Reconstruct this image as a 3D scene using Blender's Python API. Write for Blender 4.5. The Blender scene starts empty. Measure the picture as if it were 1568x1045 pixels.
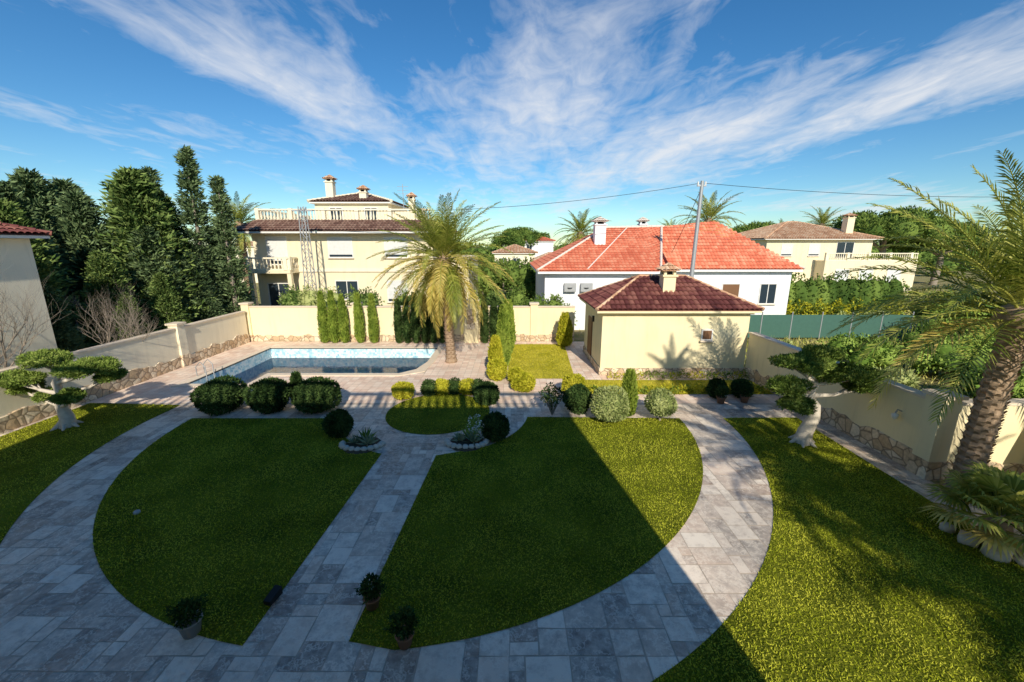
import bpy, math, random
import numpy as np
from mathutils import Vector
from mathutils.geometry import tessellate_polygon
random.seed(7); rng=np.random.default_rng(7)
sc=bpy.context.scene
sc.view_settings.view_transform='Standard'; sc.view_settings.look='None'; sc.view_settings.exposure=0

# ------------------------------------------------------------ materials
def nt(name):
    m=bpy.data.materials.new(name); m.use_nodes=True
    t=m.node_tree; b=t.nodes['Principled BSDF']; b.inputs['Roughness'].default_value=.8
    b.inputs['Specular IOR Level'].default_value=.25
    return m,t,b
def N(t,k,**kw):
    n=t.nodes.new(k)
    for a,v in kw.items():
        if a in n.inputs: n.inputs[a].default_value=v
        else: setattr(n,a,v)
    return n
def ramp(t,fac,stops):
    r=N(t,'ShaderNodeValToRGB'); e=r.color_ramp.elements
    while len(e)<len(stops): e.new(.5)
    for el,(p,c) in zip(e,stops):
        el.position=p; el.color=(*c,1)
    t.links.new(fac,r.inputs['Fac']); return r.outputs['Color']
def mix(t,a,b,f,mode='MIX'):
    m=N(t,'ShaderNodeMix',data_type='RGBA',blend_type=mode)
    for s,v in ((m.inputs[0],f),(m.inputs[6],a),(m.inputs[7],b)):
        if hasattr(v,'is_linked'): t.links.new(v,s)
        elif isinstance(v,(int,float)): s.default_value=v
        else: s.default_value=(*v,1)
    return m.outputs[2]
def noise(t,scale,detail=4,vec=None,rough=.55,out='Fac'):
    n=N(t,'ShaderNodeTexNoise',Scale=scale,Detail=detail,Roughness=rough)
    if vec is None:
        vec=N(t,'ShaderNodeNewGeometry').outputs['Position']
    t.links.new(vec,n.inputs['Vector']); return n.outputs[out]
def bump(t,b,h,strength=.4,dist=.02):
    n=N(t,'ShaderNodeBump',Strength=strength,Distance=dist)
    t.links.new(h,n.inputs['Height']); t.links.new(n.outputs[0],b.inputs['Normal'])
def plaster(name,col,var=.12):
    m,t,b=nt(name)
    f=noise(t,.9,4); f2=noise(t,14,2)
    c=mix(t,tuple(x*(1-var) for x in col),tuple(min(1,x*(1+var*.5)) for x in col),f)
    g=N(t,'ShaderNodeNewGeometry'); mp=N(t,'ShaderNodeMapping'); mp.inputs['Scale'].default_value=(3,3,.35)
    t.links.new(g.outputs['Position'],mp.inputs['Vector'])
    s=noise(t,1.2,4,mp.outputs[0],.7)
    s2=ramp(t,s,[(.5,(0,0,0)),(.75,(1,1,1))])
    mm=N(t,'ShaderNodeMath',operation='MULTIPLY'); t.links.new(s2,mm.inputs[0]); mm.inputs[1].default_value=.35
    c=mix(t,c,tuple(x*.62 for x in col),mm.outputs[0])
    t.links.new(c,b.inputs['Base Color']); bump(t,b,f2,.25,.01); b.inputs['Roughness'].default_value=.9
    return m
def flat(name,col,rough=.6,metal=0,nscale=5,var=.15):
    m,t,b=nt(name); f=noise(t,nscale,3)
    t.links.new(mix(t,tuple(x*(1-var) for x in col),tuple(x*(1+var) for x in col),f),b.inputs['Base Color'])
    b.inputs['Roughness'].default_value=rough; b.inputs['Metallic'].default_value=metal
    return m
def leafmat(name,dark,mid,light,transl=.25,nscale=1.2,gloss=None):
    m,t,b=nt(name)
    g=N(t,'ShaderNodeNewGeometry'); oi=N(t,'ShaderNodeObjectInfo')
    f=noise(t,nscale,1,g.outputs['Position'])
    a=N(t,'ShaderNodeMath',operation='MULTIPLY_ADD'); t.links.new(g.outputs['Random Per Island'],a.inputs[0]); a.inputs[1].default_value=.5
    t.links.new(f,a.inputs[2])
    a2=N(t,'ShaderNodeMath',operation='MULTIPLY_ADD'); t.links.new(oi.outputs['Random'],a2.inputs[0]); a2.inputs[1].default_value=.14; t.links.new(a.outputs[0],a2.inputs[2])
    c=ramp(t,a2.outputs[0],[(.38,dark),(.75,mid),(1.0,light)])
    if gloss: t.links.new(c,b.inputs['Base Color']); b.inputs['Roughness'].default_value=gloss; sh=b.outputs[0]
    else:
        df=N(t,'ShaderNodeBsdfDiffuse'); t.links.new(c,df.inputs['Color']); sh=df.outputs[0]; t.nodes.remove(b)
    if transl:
        tr=N(t,'ShaderNodeBsdfTranslucent'); t.links.new(c,tr.inputs['Color'])
        ms=N(t,'ShaderNodeMixShader'); ms.inputs[0].default_value=transl
        t.links.new(sh,ms.inputs[1]); t.links.new(tr.outputs[0],ms.inputs[2]); sh=ms.outputs[0]
    t.links.new(sh,t.nodes['Material Output'].inputs['Surface'])
    return m
def tilemat(name,dark,mid,light):
    m,t,b=nt(name); g=N(t,'ShaderNodeNewGeometry'); f=noise(t,.8,4,g.outputs['Position'])
    a=N(t,'ShaderNodeMath',operation='MULTIPLY_ADD'); t.links.new(g.outputs['Random Per Island'],a.inputs[0]); a.inputs[1].default_value=.5; t.links.new(f,a.inputs[2])
    t.links.new(ramp(t,a.outputs[0],[(.3,dark),(.7,mid),(1.0,light)]),b.inputs['Base Color']); b.inputs['Roughness'].default_value=.75
    return m
def slabmat(name,cols,blush=None,bf=.6,rough=.5):
    """natural stone slabs: every slab is its own mesh island with its own tone"""
    m,t,b=nt(name); g=N(t,'ShaderNodeNewGeometry'); pos=g.outputs['Position']
    n1=noise(t,5,5,pos,.7); n2=noise(t,.45,2,pos)
    a=N(t,'ShaderNodeMath',operation='MULTIPLY_ADD'); t.links.new(g.outputs['Random Per Island'],a.inputs[0]); a.inputs[1].default_value=.72
    m2=N(t,'ShaderNodeMath',operation='MULTIPLY_ADD'); t.links.new(n1,m2.inputs[0]); m2.inputs[1].default_value=1.5; m2.inputs[2].default_value=-.58
    t.links.new(m2.outputs[0],a.inputs[2]); k=len(cols)
    c=ramp(t,a.outputs[0],[(.08+.8*i/(k-1),q) for i,q in enumerate(cols)])
    if blush:
        r1=N(t,'ShaderNodeMath',operation='MULTIPLY'); t.links.new(g.outputs['Random Per Island'],r1.inputs[0]); r1.inputs[1].default_value=7.31
        r2=N(t,'ShaderNodeMath',operation='FRACT'); t.links.new(r1.outputs[0],r2.inputs[0])
        r3=N(t,'ShaderNodeMath',operation='MULTIPLY'); t.links.new(r2.outputs[0],r3.inputs[0]); t.links.new(ramp(t,n2,[(.3,(.3,.3,.3)),(.7,(1,1,1))]),r3.inputs[1])
        r4=N(t,'ShaderNodeMath',operation='MULTIPLY'); t.links.new(r3.outputs[0],r4.inputs[0]); r4.inputs[1].default_value=bf
        c=mix(t,c,blush,r4.outputs[0])
        v=noise(t,2.4,4,pos,.7); vv=ramp(t,v,[(.47,(0,0,0)),(.5,(.6,.6,.6)),(.53,(0,0,0))])
        c=mix(t,c,cols[-1],vv)
    c=mix(t,c,ramp(t,n2,[(.35,(.84,.84,.84)),(.65,(1.1,1.08,1.06))]),1.0,'MULTIPLY')
    t.links.new(c,b.inputs['Base Color']); b.inputs['Roughness'].default_value=rough; b.inputs['Specular IOR Level'].default_value=.4
    return m
def stonemat(name,c1,c2,c3,scale=3.2):
    m,t,b=nt(name); g=N(t,'ShaderNodeNewGeometry')
    v=N(t,'ShaderNodeTexVoronoi',feature='F1',Scale=scale); t.links.new(g.outputs['Position'],v.inputs['Vector'])
    e=N(t,'ShaderNodeTexVoronoi',feature='DISTANCE_TO_EDGE',Scale=scale); t.links.new(g.outputs['Position'],e.inputs['Vector'])
    sx=N(t,'ShaderNodeSeparateColor'); t.links.new(v.outputs['Color'],sx.inputs[0])
    c=ramp(t,sx.outputs[0],[(.1,c1),(.5,c2),(.9,c3)])
    ef=ramp(t,e.outputs['Distance'],[(.0,(1,1,1)),(.09,(0,0,0))])
    c=mix(t,c,(.26,.19,.13),ef); n=noise(t,12,4); c=mix(t,c,ramp(t,n,[(.3,(.75,.75,.75)),(.7,(1.1,1.1,1.1))]),1.0,'MULTIPLY')
    t.links.new(c,b.inputs['Base Color'])
    bump(t,b,e.outputs['Distance'],.7,.06); return m

M={}
M['cream']=plaster('cream_plaster',(.90,.78,.50))
M['cream2']=plaster('pale_plaster',(.90,.81,.62))
M['villa']=plaster('villa_plaster',(.88,.76,.53))
M['white']=plaster('white_plaster',(.86,.86,.88),.06)
M['coping']=flat('coping_stone',(.78,.65,.50),.8)
M['stone']=stonemat('base_stone',(.58,.42,.26),(.74,.57,.39),(.84,.71,.53))
M['flag']=slabmat('stone_slab',[(.26,.22,.19),(.48,.42,.36),(.70,.61,.51),(.92,.82,.69)],(.70,.47,.33),.6,.42)
M['deck']=slabmat('terracotta_deck_tile',[(.74,.53,.42),(.84,.63,.50),(.90,.71,.57),(.94,.78,.65)],None,0,.6)
M['mortar']=flat('mortar',(.54,.45,.36),.95)
M['tile_red']=tilemat('red_roof_tile',(.62,.15,.08),(.78,.22,.12),(.86,.34,.20))
M['tile_dark']=tilemat('maroon_roof_tile',(.09,.026,.024),(.17,.052,.045),(.30,.12,.09))
M['tile_terra']=tilemat('terracotta_roof_tile',(.42,.23,.13),(.64,.38,.23),(.76,.54,.36))
M['tile_brown']=tilemat('brown_roof_tile',(.12,.06,.045),(.22,.12,.09),(.32,.2,.15))
M['ridge_white']=flat('mortar_ridge',(.76,.66,.58),.9)
M['glass']=flat('window_glass',(.03,.045,.06),.12)
M['blind']=flat('roller_blind',(.72,.72,.70),.6)
M['wood']=flat('brown_wood',(.20,.10,.05),.6)
M['frame']=flat('window_frame',(.78,.76,.72),.5)
M['grille']=flat('iron_grille',(.03,.03,.03),.5,.5)
M['metal']=flat('galvanised_metal',(.42,.43,.44),.5,.4)
M['bark']=flat('grey_bark',(.30,.25,.20),.95,0,9,.45)
M['barkpale']=flat('pale_bark',(.60,.53,.44),.95,0,9,.35)
M['palmbark']=flat('palm_bark',(.34,.24,.16),.95,0,14,.5)
M['pot']=flat('terracotta_pot',(.26,.14,.09),.8)
M['potgrey']=flat('grey_pot',(.30,.29,.28),.8)
M['soil']=flat('soil',(.10,.07,.045),1,0,6,.4)
M['netting']=flat('green_netting',(.06,.14,.11),.8)
M['conifer']=leafmat('conifer_leaf',(.022,.045,.013),(.085,.14,.035),(.22,.29,.085),0,.9)
M['conifer_b']=leafmat('blue_conifer_leaf',(.024,.046,.022),(.085,.13,.055),(.20,.27,.12),0,.9)
M['cypress']=leafmat('cypress_leaf',(.05,.09,.012),(.17,.24,.035),(.30,.37,.06),0,2)
M['topiary']=leafmat('topiary_leaf',(.012,.026,.009),(.03,.06,.018),(.075,.12,.035),0,2)
M['olive']=leafmat('olive_leaf',(.11,.14,.045),(.26,.31,.10),(.42,.45,.18),0,3)
M['lime']=leafmat('lime_leaf',(.20,.21,.012),(.44,.43,.03),(.62,.57,.06),.2,2)
M['bonsai']=leafmat('bonsai_leaf',(.05,.09,.016),(.15,.22,.04),(.30,.37,.09),0,2.5)
M['shrub']=leafmat('shrub_leaf',(.04,.085,.014),(.14,.23,.04),(.32,.42,.09),0,1)
M['pine']=leafmat('pine_leaf',(.025,.055,.014),(.085,.14,.03),(.18,.25,.055),0,.5)
M['palm']=leafmat('palm_leaf',(.11,.15,.02),(.28,.33,.05),(.50,.49,.11),.3,1.0,.42)
M['palmdry']=leafmat('dry_palm_leaf',(.32,.24,.05),(.62,.48,.11),(.76,.62,.20),.3,1.0)
M['grass']=leafmat('grass_blade',(.10,.13,.008),(.33,.375,.022),(.58,.58,.065),.08,.9)
M['grassy']=leafmat('yellow_grass_blade',(.30,.28,.015),(.52,.48,.03),(.70,.62,.09),.2,1.2)
M['dry']=leafmat('dry_grass_blade',(.20,.23,.04),(.38,.39,.08),(.56,.50,.18),0,.5)
M['agave']=leafmat('agave_leaf',(.12,.17,.10),(.22,.28,.17),(.36,.40,.26),0,4)
def lawnmat(name,a,b_,c_):
    m,t,b=nt(name); f=noise(t,.7,4); f2=noise(t,26,3)
    c=mix(t,a,b_,ramp(t,f,[(.35,(0,0,0)),(.65,(1,1,1))])); c=mix(t,c,c_,ramp(t,f2,[(.5,(0,0,0)),(.75,(1,1,1))]))
    t.links.new(c,b.inputs['Base Color']); bump(t,b,f2,1,.05); b.inputs['Roughness'].default_value=1; b.inputs['Specular IOR Level'].default_value=.05; return m
M['lawn']=lawnmat('lawn_ground',(.07,.09,.007),(.16,.18,.014),(.32,.31,.04))
M['lawny']=lawnmat('yellow_lawn_ground',(.32,.32,.02),(.48,.43,.05),(.56,.44,.13))
M['ground']=lawnmat('scrub_ground',(.18,.20,.06),(.36,.30,.15),(.50,.40,.25))
def mosaic():
    m,t,b=nt('pool_mosaic'); g=N(t,'ShaderNodeNewGeometry')
    ch=N(t,'ShaderNodeTexVoronoi',feature='F1',Scale=9.,Randomness=.12) ; t.links.new(g.outputs['Position'],ch.inputs['Vector'])
    s=N(t,'ShaderNodeSeparateColor'); t.links.new(ch.outputs['Color'],s.inputs[0])
    f=noise(t,3.5,3)
    a=N(t,'ShaderNodeMath',operation='MULTIPLY_ADD'); t.links.new(s.outputs[0],a.inputs[0]); a.inputs[1].default_value=.6; t.links.new(f,a.inputs[2])
    t.links.new(ramp(t,a.outputs[0],[(.35,(.26,.50,.66)),(.7,(.50,.72,.78)),(.98,(.80,.88,.88))]),b.inputs['Base Color']); b.inputs['Roughness'].default_value=.3
    return m
M['mosaic']=mosaic()
def water():
    m,t,b=nt('pool_water_surface'); 
    tr=N(t,'ShaderNodeBsdfTransparent'); tr.inputs['Color'].default_value=(.82,.99,1.0,1)
    gl=N(t,'ShaderNodeBsdfGlossy'); gl.inputs['Roughness'].default_value=.03
    fr=N(t,'ShaderNodeFresnel',IOR=1.33); n=noise(t,3,3); bp=N(t,'ShaderNodeBump',Strength=.25,Distance=.03); t.links.new(n,bp.inputs['Height'])
    t.links.new(bp.outputs[0],gl.inputs['Normal']); t.links.new(bp.outputs[0],fr.inputs['Normal'])
    ms=N(t,'ShaderNodeMixShader'); t.links.new(fr.outputs[0],ms.inputs[0]); t.links.new(tr.outputs[0],ms.inputs[1]); t.links.new(gl.outputs[0],ms.inputs[2])
    t.links.new(ms.outputs[0],t.nodes['Material Output'].inputs['Surface']); return m
M['water']=water()

# ------------------------------------------------------------ mesh builder
class B:
    def __init__(s,name): s.name=name; s.v=[]; s.f=[]; s.n=0; s.mats=[]
    def mi(s,m):
        if m not in s.mats: s.mats.append(m)
        return s.mats.index(m)
    def add(s,v,f,m,smooth=False):
        v=np.asarray(v,float).reshape(-1,3)
        if isinstance(f,np.ndarray): groups=[f]
        else:
            d={}
            for q in f: d.setdefault(len(q),[]).append(q)
            groups=[np.array(x) for x in d.values()]
        for g in groups: s.f.append((g+s.n,s.mi(m),smooth))
        s.v.append(v); s.n+=len(v)
    def box(s,x0,x1,y0,y1,z0,z1,m):
        v=[(x,y,z) for z in (z0,z1) for x,y in ((x0,y0),(x1,y0),(x1,y1),(x0,y1))]
        s.add(v,[(3,2,1,0),(4,5,6,7),(0,1,5,4),(1,2,6,5),(2,3,7,6),(3,0,4,7)],m)
    def tube(s,pts,rad,m,seg=8,cap=True,smooth=True):
        pts=[Vector(p) for p in pts]; vs=[];fs=[]
        a=None
        for i,p in enumerate(pts):
            d=(pts[min(i+1,len(pts)-1)]-pts[max(i-1,0)]).normalized()
            if a is None: a=d.orthogonal().normalized()
            a=(a-d*a.dot(d)).normalized()
            b=d.cross(a); r=rad[i] if hasattr(rad,'__len__') else rad
            for k in range(seg):
                t=2*math.pi*k/seg; vs.append(tuple(p+(a*math.cos(t)+b*math.sin(t))*r))
        for i in range(len(pts)-1):
            for k in range(seg):
                fs.append((i*seg+k,i*seg+(k+1)%seg,(i+1)*seg+(k+1)%seg,(i+1)*seg+k))
        s.add(vs,fs,m,smooth)
        if cap:
            s.add(vs[:seg],[tuple(range(seg))[::-1]],m); s.add(vs[-seg:],[tuple(range(seg))],m)
    def lathe(s,c,prof,m,seg=14):
        vs=[];fs=[]
        for r,z in prof:
            for k in range(seg):
                t=2*math.pi*k/seg; vs.append((c[0]+r*math.cos(t),c[1]+r*math.sin(t),c[2]+z))
        for i in range(len(prof)-1):
            for k in range(seg): fs.append((i*seg+k,i*seg+(k+1)%seg,(i+1)*seg+(k+1)%seg,(i+1)*seg+k))
        s.add(vs,fs,m,True)
    def blob(s,c,r,m,amp=.1,seg=16,rings=10):
        ph=rng.random(6)*6; vs=[];fs=[]
        for i in range(rings+1):
            th=math.pi*i/rings
            for k in range(seg):
                p=2*math.pi*k/seg; d=(math.sin(th)*math.cos(p),math.sin(th)*math.sin(p),math.cos(th))
                w=1+amp*(math.sin(3*d[0]*2+ph[0])+math.sin(3*d[1]*2+ph[1])+math.sin(3*d[2]*2+ph[2]))/2
                vs.append(tuple(c[j]+r[j]*d[j]*w for j in range(3)))
        for i in range(rings):
            for k in range(seg): fs.append((i*seg+k,(i+1)*seg+k,(i+1)*seg+(k+1)%seg,i*seg+(k+1)%seg))
        s.add(vs,fs,m,True)
    def leaves(s,P,D,L,W,m):
        """rhombic leaves: base P, direction D (unit), length L, width W"""
        n=len(P); R=rng.normal(size=(n,3)); S=np.cross(D,R); S/=np.linalg.norm(S,axis=1)[:,None]+1e-9
        L=np.broadcast_to(L,(n,))[:,None]; W=np.broadcast_to(W,(n,))[:,None]
        v=np.stack([P,P+D*L*.5+S*W*.5,P+D*L,P+D*L*.5-S*W*.5],1).reshape(-1,3)
        s.add(v,np.arange(n*4).reshape(n,4),m)
    def build(s,parent=None,link=True):
        me=bpy.data.meshes.new(s.name)
        V=np.concatenate(s.v); me.vertices.add(len(V)); me.vertices.foreach_set('co',V.ravel())
        loops=np.concatenate([g.ravel() for g,_,_ in s.f]); tot=np.concatenate([np.full(len(g),g.shape[1]) for g,_,_ in s.f])
        mi=np.concatenate([np.full(len(g),i) for g,i,_ in s.f]); sm=np.concatenate([np.full(len(g),q) for g,_,q in s.f])
        me.loops.add(len(loops)); me.loops.foreach_set('vertex_index',loops.astype(np.int32))
        me.polygons.add(len(tot)); me.polygons.foreach_set('loop_start',np.concatenate([[0],np.cumsum(tot)[:-1]]).astype(np.int32))
        me.polygons.foreach_set('material_index',mi.astype(np.int32)); me.polygons.foreach_set('use_smooth',sm.astype(bool))
        for m in s.mats: me.materials.append(M[m])
        me.update(calc_edges=True); me.validate()
        if not link: return me
        o=bpy.data.objects.new(s.name,me); sc.collection.objects.link(o)
        if parent: o.parent=parent
        return o
def inst(name,me,loc,rot=0,scale=1,parent=None):
    o=bpy.data.objects.new(name,me); sc.collection.objects.link(o); o.location=loc; o.rotation_euler=(0,0,rot)
    o.scale=scale if hasattr(scale,'__len__') else (scale,)*3
    if parent: o.parent=parent
    return o
def root(name):
    o=bpy.data.objects.new(name,None); sc.collection.objects.link(o); return o
def sheet(name,outer,z,mat,holes=(),build=True):
    polys=[[Vector((x,y,0)) for x,y in outer]]+[[Vector((x,y,0)) for x,y in h] for h in holes]
    pts=[p for q in polys for p in q]; tris=tessellate_polygon(polys)
    fs=[]
    for a,b_,c in tris:
        A,Bq,C=pts[a],pts[b_],pts[c]
        fs.append((a,b_,c) if (Bq-A).cross(C-A).z>0 else (a,c,b_))
    b=B(name); b.add([(p.x,p.y,z) for p in pts],fs,mat); return b.build() if build else b
def unit(a): return a/(np.linalg.norm(a,axis=1)[:,None]+1e-9)
def sph(n): return unit(rng.normal(size=(n,3)))
def clump(b,c,r,n,L,W,m,up=.25,shell=.7,lump=.12):
    d=sph(n); rad=shell+(1.02-shell)*rng.random(n)**.6
    ph=rng.random(3)*6
    w=1+lump*(np.sin(5*d[:,0]+ph[0])+np.sin(5*d[:,1]+ph[1])+np.sin(6*d[:,2]+ph[2]))
    P=np.array(c)+d*np.array(r)*(rad*w)[:,None]
    D=unit(d+rng.normal(size=(n,3))*.7+np.array([0,0,up]))
    b.leaves(P,D,L*(.6+.8*rng.random(n)),W*(.7+.6*rng.random(n)),m)
def inpoly(P,poly):
    x,y=P[:,0],P[:,1]; ins=np.zeros(len(P),bool); j=len(poly)-1
    for i in range(len(poly)):
        xi,yi=poly[i]; xj,yj=poly[j]
        if yi!=yj:
            c=((yi>y)!=(yj>y))&(x<(xj-xi)*(y-yi)/(yj-yi)+xi); ins^=c
        j=i
    return ins
def blades(b,poly,dens,h,w,m,z=.01,lean=.55):
    p=np.array(poly); lo,hi=p.min(0),p.max(0); n=int((hi-lo).prod()*dens)
    P=lo+rng.random((n,2))*(hi-lo); k=inpoly(P,poly)
    P=P[k]; n=len(P)
    P3=np.concatenate([P,np.full((n,1),z)],1)
    D=unit(np.concatenate([rng.normal(size=(n,2))*lean,np.ones((n,1))],1)); S=unit(np.cross(D,rng.normal(size=(n,3))))
    H=(h*(.5+rng.random(n)))[:,None]; v=np.stack([P3-S*w/2,P3+S*w/2,P3+D*H],1).reshape(-1,3)
    b.add(v,np.arange(n*3).reshape(n,3),m)
def slabs(b,x0,x1,y0,y1,cell,sizes,mat,z,gap=.012,jit=.008,skip=None,seed=1):
    """random ashlar pattern of separate slabs laid on a mortar bed"""
    rd=random.Random(seed); nx=int((x1-x0)/cell); ny=int((y1-y0)/cell); occ=[[False]*ny for _ in range(nx)]; vs=[];fs=[]
    for j in range(ny):
        for i in range(nx):
            if occ[i][j]: continue
            opt=sizes[:]; rd.shuffle(opt); opt.append((1,1))
            for w_,h_ in opt:
                if i+w_<=nx and j+h_<=ny and all(not occ[i+a][j+c] for a in range(w_) for c in range(h_)): break
            for a in range(w_):
                for c in range(h_): occ[i+a][j+c]=True
            cx_=x0+(i+w_/2)*cell; cy_=y0+(j+h_/2)*cell
            if skip and skip(cx_,cy_,w_*cell/2,h_*cell/2): continue
            q=len(vs); J=lambda: rd.uniform(-jit,jit)
            X0,X1,Y0,Y1=x0+i*cell+gap/2,x0+(i+w_)*cell-gap/2,y0+j*cell+gap/2,y0+(j+h_)*cell-gap/2
            for X_,Y_ in ((X0,Y0),(X1,Y0),(X1,Y1),(X0,Y1)): vs.append((X_+J(),Y_+J(),z+rd.uniform(-.002,.002)))
            fs.append((q,q+1,q+2,q+3))
    b.add(vs,fs,mat)

# ------------------------------------------------------------ sky / light
az=Vector((-.158,.987,0)).normalized(); el=math.radians(31)
sd=bpy.data.lights.new('sun','SUN'); sd.energy=5.0; sd.angle=math.radians(.5); sd.color=(1,.92,.76)
so=bpy.data.objects.new('sun',sd); sc.collection.objects.link(so)
dirv=Vector((az.x*math.cos(el),az.y*math.cos(el),-math.sin(el))); so.rotation_euler=dirv.to_track_quat('-Z','Y').to_euler()
w=bpy.data.worlds.new('World'); sc.world=w; w.use_nodes=True; t=w.node_tree; bg=t.nodes['Background']
w.cycles.sampling_method='MANUAL'; w.cycles.sample_map_resolution=256
sky=N(t,'ShaderNodeTexSky',sky_type='NISHITA'); sky.sun_disc=False; sky.sun_elevation=el; sky.sun_rotation=math.radians(171); sky.air_density=1.0; sky.dust_density=.1; sky.ozone_density=2.5
hs=N(t,'ShaderNodeHueSaturation',Saturation=1.28,Value=1.0); t.links.new(sky.outputs[0],hs.inputs['Color'])
skyc=mix(t,hs.outputs[0],(.80,1.02,1.10),1.0,'MULTIPLY')
tc=N(t,'ShaderNodeTexCoord'); sep=N(t,'ShaderNodeSeparateXYZ'); t.links.new(tc.outputs['Generated'],sep.inputs[0])
def mth(op,a,b=None,c=None,clamp=False):
    n=N(t,'ShaderNodeMath',operation=op); n.use_clamp=clamp
    for i,v in enumerate((a,b,c)):
        if v is None: continue
        if hasattr(v,'is_linked'): t.links.new(v,n.inputs[i])
        else: n.inputs[i].default_value=v
    return n.outputs[0]
zz=mth('ADD',mth('MAXIMUM',sep.outputs[2],0),.06)
cx=mth('DIVIDE',sep.outputs[0],zz); cy=mth('DIVIDE',sep.outputs[1],zz)
def comb(x,y,z=0.):
    n=N(t,'ShaderNodeCombineXYZ')
    for i,v in enumerate((x,y,z)):
        if hasattr(v,'is_linked'): t.links.new(v,n.inputs[i])
        else: n.inputs[i].default_value=v
    return n.outputs[0]
def wn(vec,scale,detail,rough,dist=0):
    n=N(t,'ShaderNodeTexNoise',Scale=scale,Detail=detail,Roughness=rough,Distortion=dist); t.links.new(vec,n.inputs['Vector']); return n.outputs['Fac']
def blobw(x0,y0,sx,sy,rot=0.):
    dx=mth('SUBTRACT',cx,x0); dy=mth('SUBTRACT',cy,y0); c_,s_=math.cos(rot),math.sin(rot)
    a=mth('DIVIDE',mth('ADD',mth('MULTIPLY',dx,c_),mth('MULTIPLY',dy,s_)),sx)
    b_=mth('DIVIDE',mth('SUBTRACT',mth('MULTIPLY',dy,c_),mth('MULTIPLY',dx,s_)),sy)
    return mth('POWER',2.718,mth('MULTIPLY',mth('ADD',mth('MULTIPLY',a,a),mth('MULTIPLY',b_,b_)),-1.))
streak=wn(comb(mth('MULTIPLY',cx,1.25),mth('MULTIPLY',cy,.36)),1.3,6,.58,.6)
fine=wn(comb(mth('MULTIPLY',cx,2.2),mth('MULTIPLY',cy,1.3),3.1),2.3,6,.6,.8)
cov=mth('ADD',mth('MULTIPLY',streak,.64),mth('MULTIPLY',fine,.36))
msk=mth('ADD',blobw(.35,2.9,.8,1.6),mth('MULTIPLY',blobw(1.9,3.0,.65,2.4,.40),1.15))
msk=mth('ADD',msk,mth('MULTIPLY',blobw(-1.15,2.6,.40,1.9,-.35),.85))
msk=mth('ADD',msk,mth('MULTIPLY',blobw(-2.6,2.9,.45,1.2,-.6),.5))
msk=mth('ADD',msk,mth('MULTIPLY',blobw(.3,7,3.5,3.0),.45))
msk=mth('ADD',msk,mth('MULTIPLY',blobw(-5.,6.,1.5,2),.6))
msk=mth('ADD',msk,mth('MULTIPLY',blobw(5.5,6.,1.8,1.5),.75))
tot=mth('ADD',cov,mth('MULTIPLY',mth('MINIMUM',msk,1.1),.26))
cl=mth('MULTIPLY',mth('SUBTRACT',tot,.59),3.4,clamp=True)
cl=mth('MULTIPLY',cl,.84)
mx=N(t,'ShaderNodeMix',data_type='RGBA'); t.links.new(cl,mx.inputs[0]); t.links.new(skyc,mx.inputs[6]); mx.inputs[7].default_value=(7.9,8.0,8.2,1)
t.links.new(mx.outputs[2],bg.inputs['Color']); bg.inputs['Strength'].default_value=.108

# ------------------------------------------------------------ camera
cd=bpy.data.cameras.new('camera'); cam=bpy.data.objects.new('camera',cd); sc.collection.objects.link(cam); sc.camera=cam
cam.location=(0,0,6.2); cam.rotation_euler=(math.radians(90-13.1),0,0); cd.lens=36*631/1568; cd.sensor_width=36; cd.clip_end=4000

# ------------------------------------------------------------ ground, lawns, paving
pool=[(-14.9,17.9),(-12.1,17.9),(-12.1,19.5),(-5.6,19.5),(-4.9,20.2),(-4.6,21.6),(-4.6,24.7),(-14.9,24.7)]
def grow(p,d):
    return [(-14.9-d,17.9-d),(-12.1+d,17.9-d),(-12.1+d,19.5-d),(-5.5,19.5-d),(-4.65+d*.7,20.0-d*.5),(-4.6+d,21.5),(-4.6+d,24.7+d),(-14.9-d,24.7+d)]
sheet('ground',[(-1500,-1500),(1500,-1500),(1500,1500),(-1500,1500)],-.016,'ground',[grow(pool,.2)])
def arc(c,r,a0,a1,n=40,ry=None):
    ry=ry or r
    return [(c[0]+r*math.cos(math.radians(a0+(a1-a0)*i/n)),c[1]+ry*math.sin(math.radians(a0+(a1-a0)*i/n))) for i in range(n+1)]
C0=(-2.8,14.1)
b=sheet('stone_paving',[(-17.2,-1.1),(11.3,-1.1),(11.3,15.6),(-17.2,15.6)],-.006,'mortar',build=False)
slabs(b,-17.2,11.3,-1.0,15.6,.235,[(3,2),(2,2),(2,2),(2,3),(2,1),(1,2),(3,3),(1,1)],'flag',0.0,.016,.012); b.build()
b=sheet('pool_deck',[(-17.2,15.6),(11.3,15.6),(11.3,26.5),(-17.2,26.5)],-.006,'mortar',[grow(pool,.2)],build=False)
gp=grow(pool,.2)
def nearpool(x,y,a,c): return bool(inpoly(np.array([[x-a,y-c],[x+a,y-c],[x-a,y+c],[x+a,y+c]]),gp).any())
slabs(b,-17.2,11.3,15.6,26.5,.33,[(1,1)],'deck',0.0,.014,.002,nearpool,3); b.build()
ring=(-2.8,14.7)
LL=arc(C0,8.95,180,260.5)+[(-3.98,11.4)]+arc(ring,3.45,250,190,14)
RL=[(-2.62,5.35)]+arc(C0,8.95,274,360)[1:]+arc(ring,3.4,-8,-58,12)+[(-2.3,11.35)]
CI=arc(ring,1.95,0,360,40)[:-1]
LO=[(-17,7.4)]+[p for p in arc(C0,10.4,222,176)]+[(-13.2,15.4),(-17,15.6)]
RO=[(10.5,14.15),(8.2,14.15)]+[p for p in arc(C0,10.55,0,-75)]+[(-.07,-1),(10.2,-1)]
BL=[(-.2,18.7),(3.0,18.7),(3.35,25.7),(-.2,25.7)]
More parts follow.
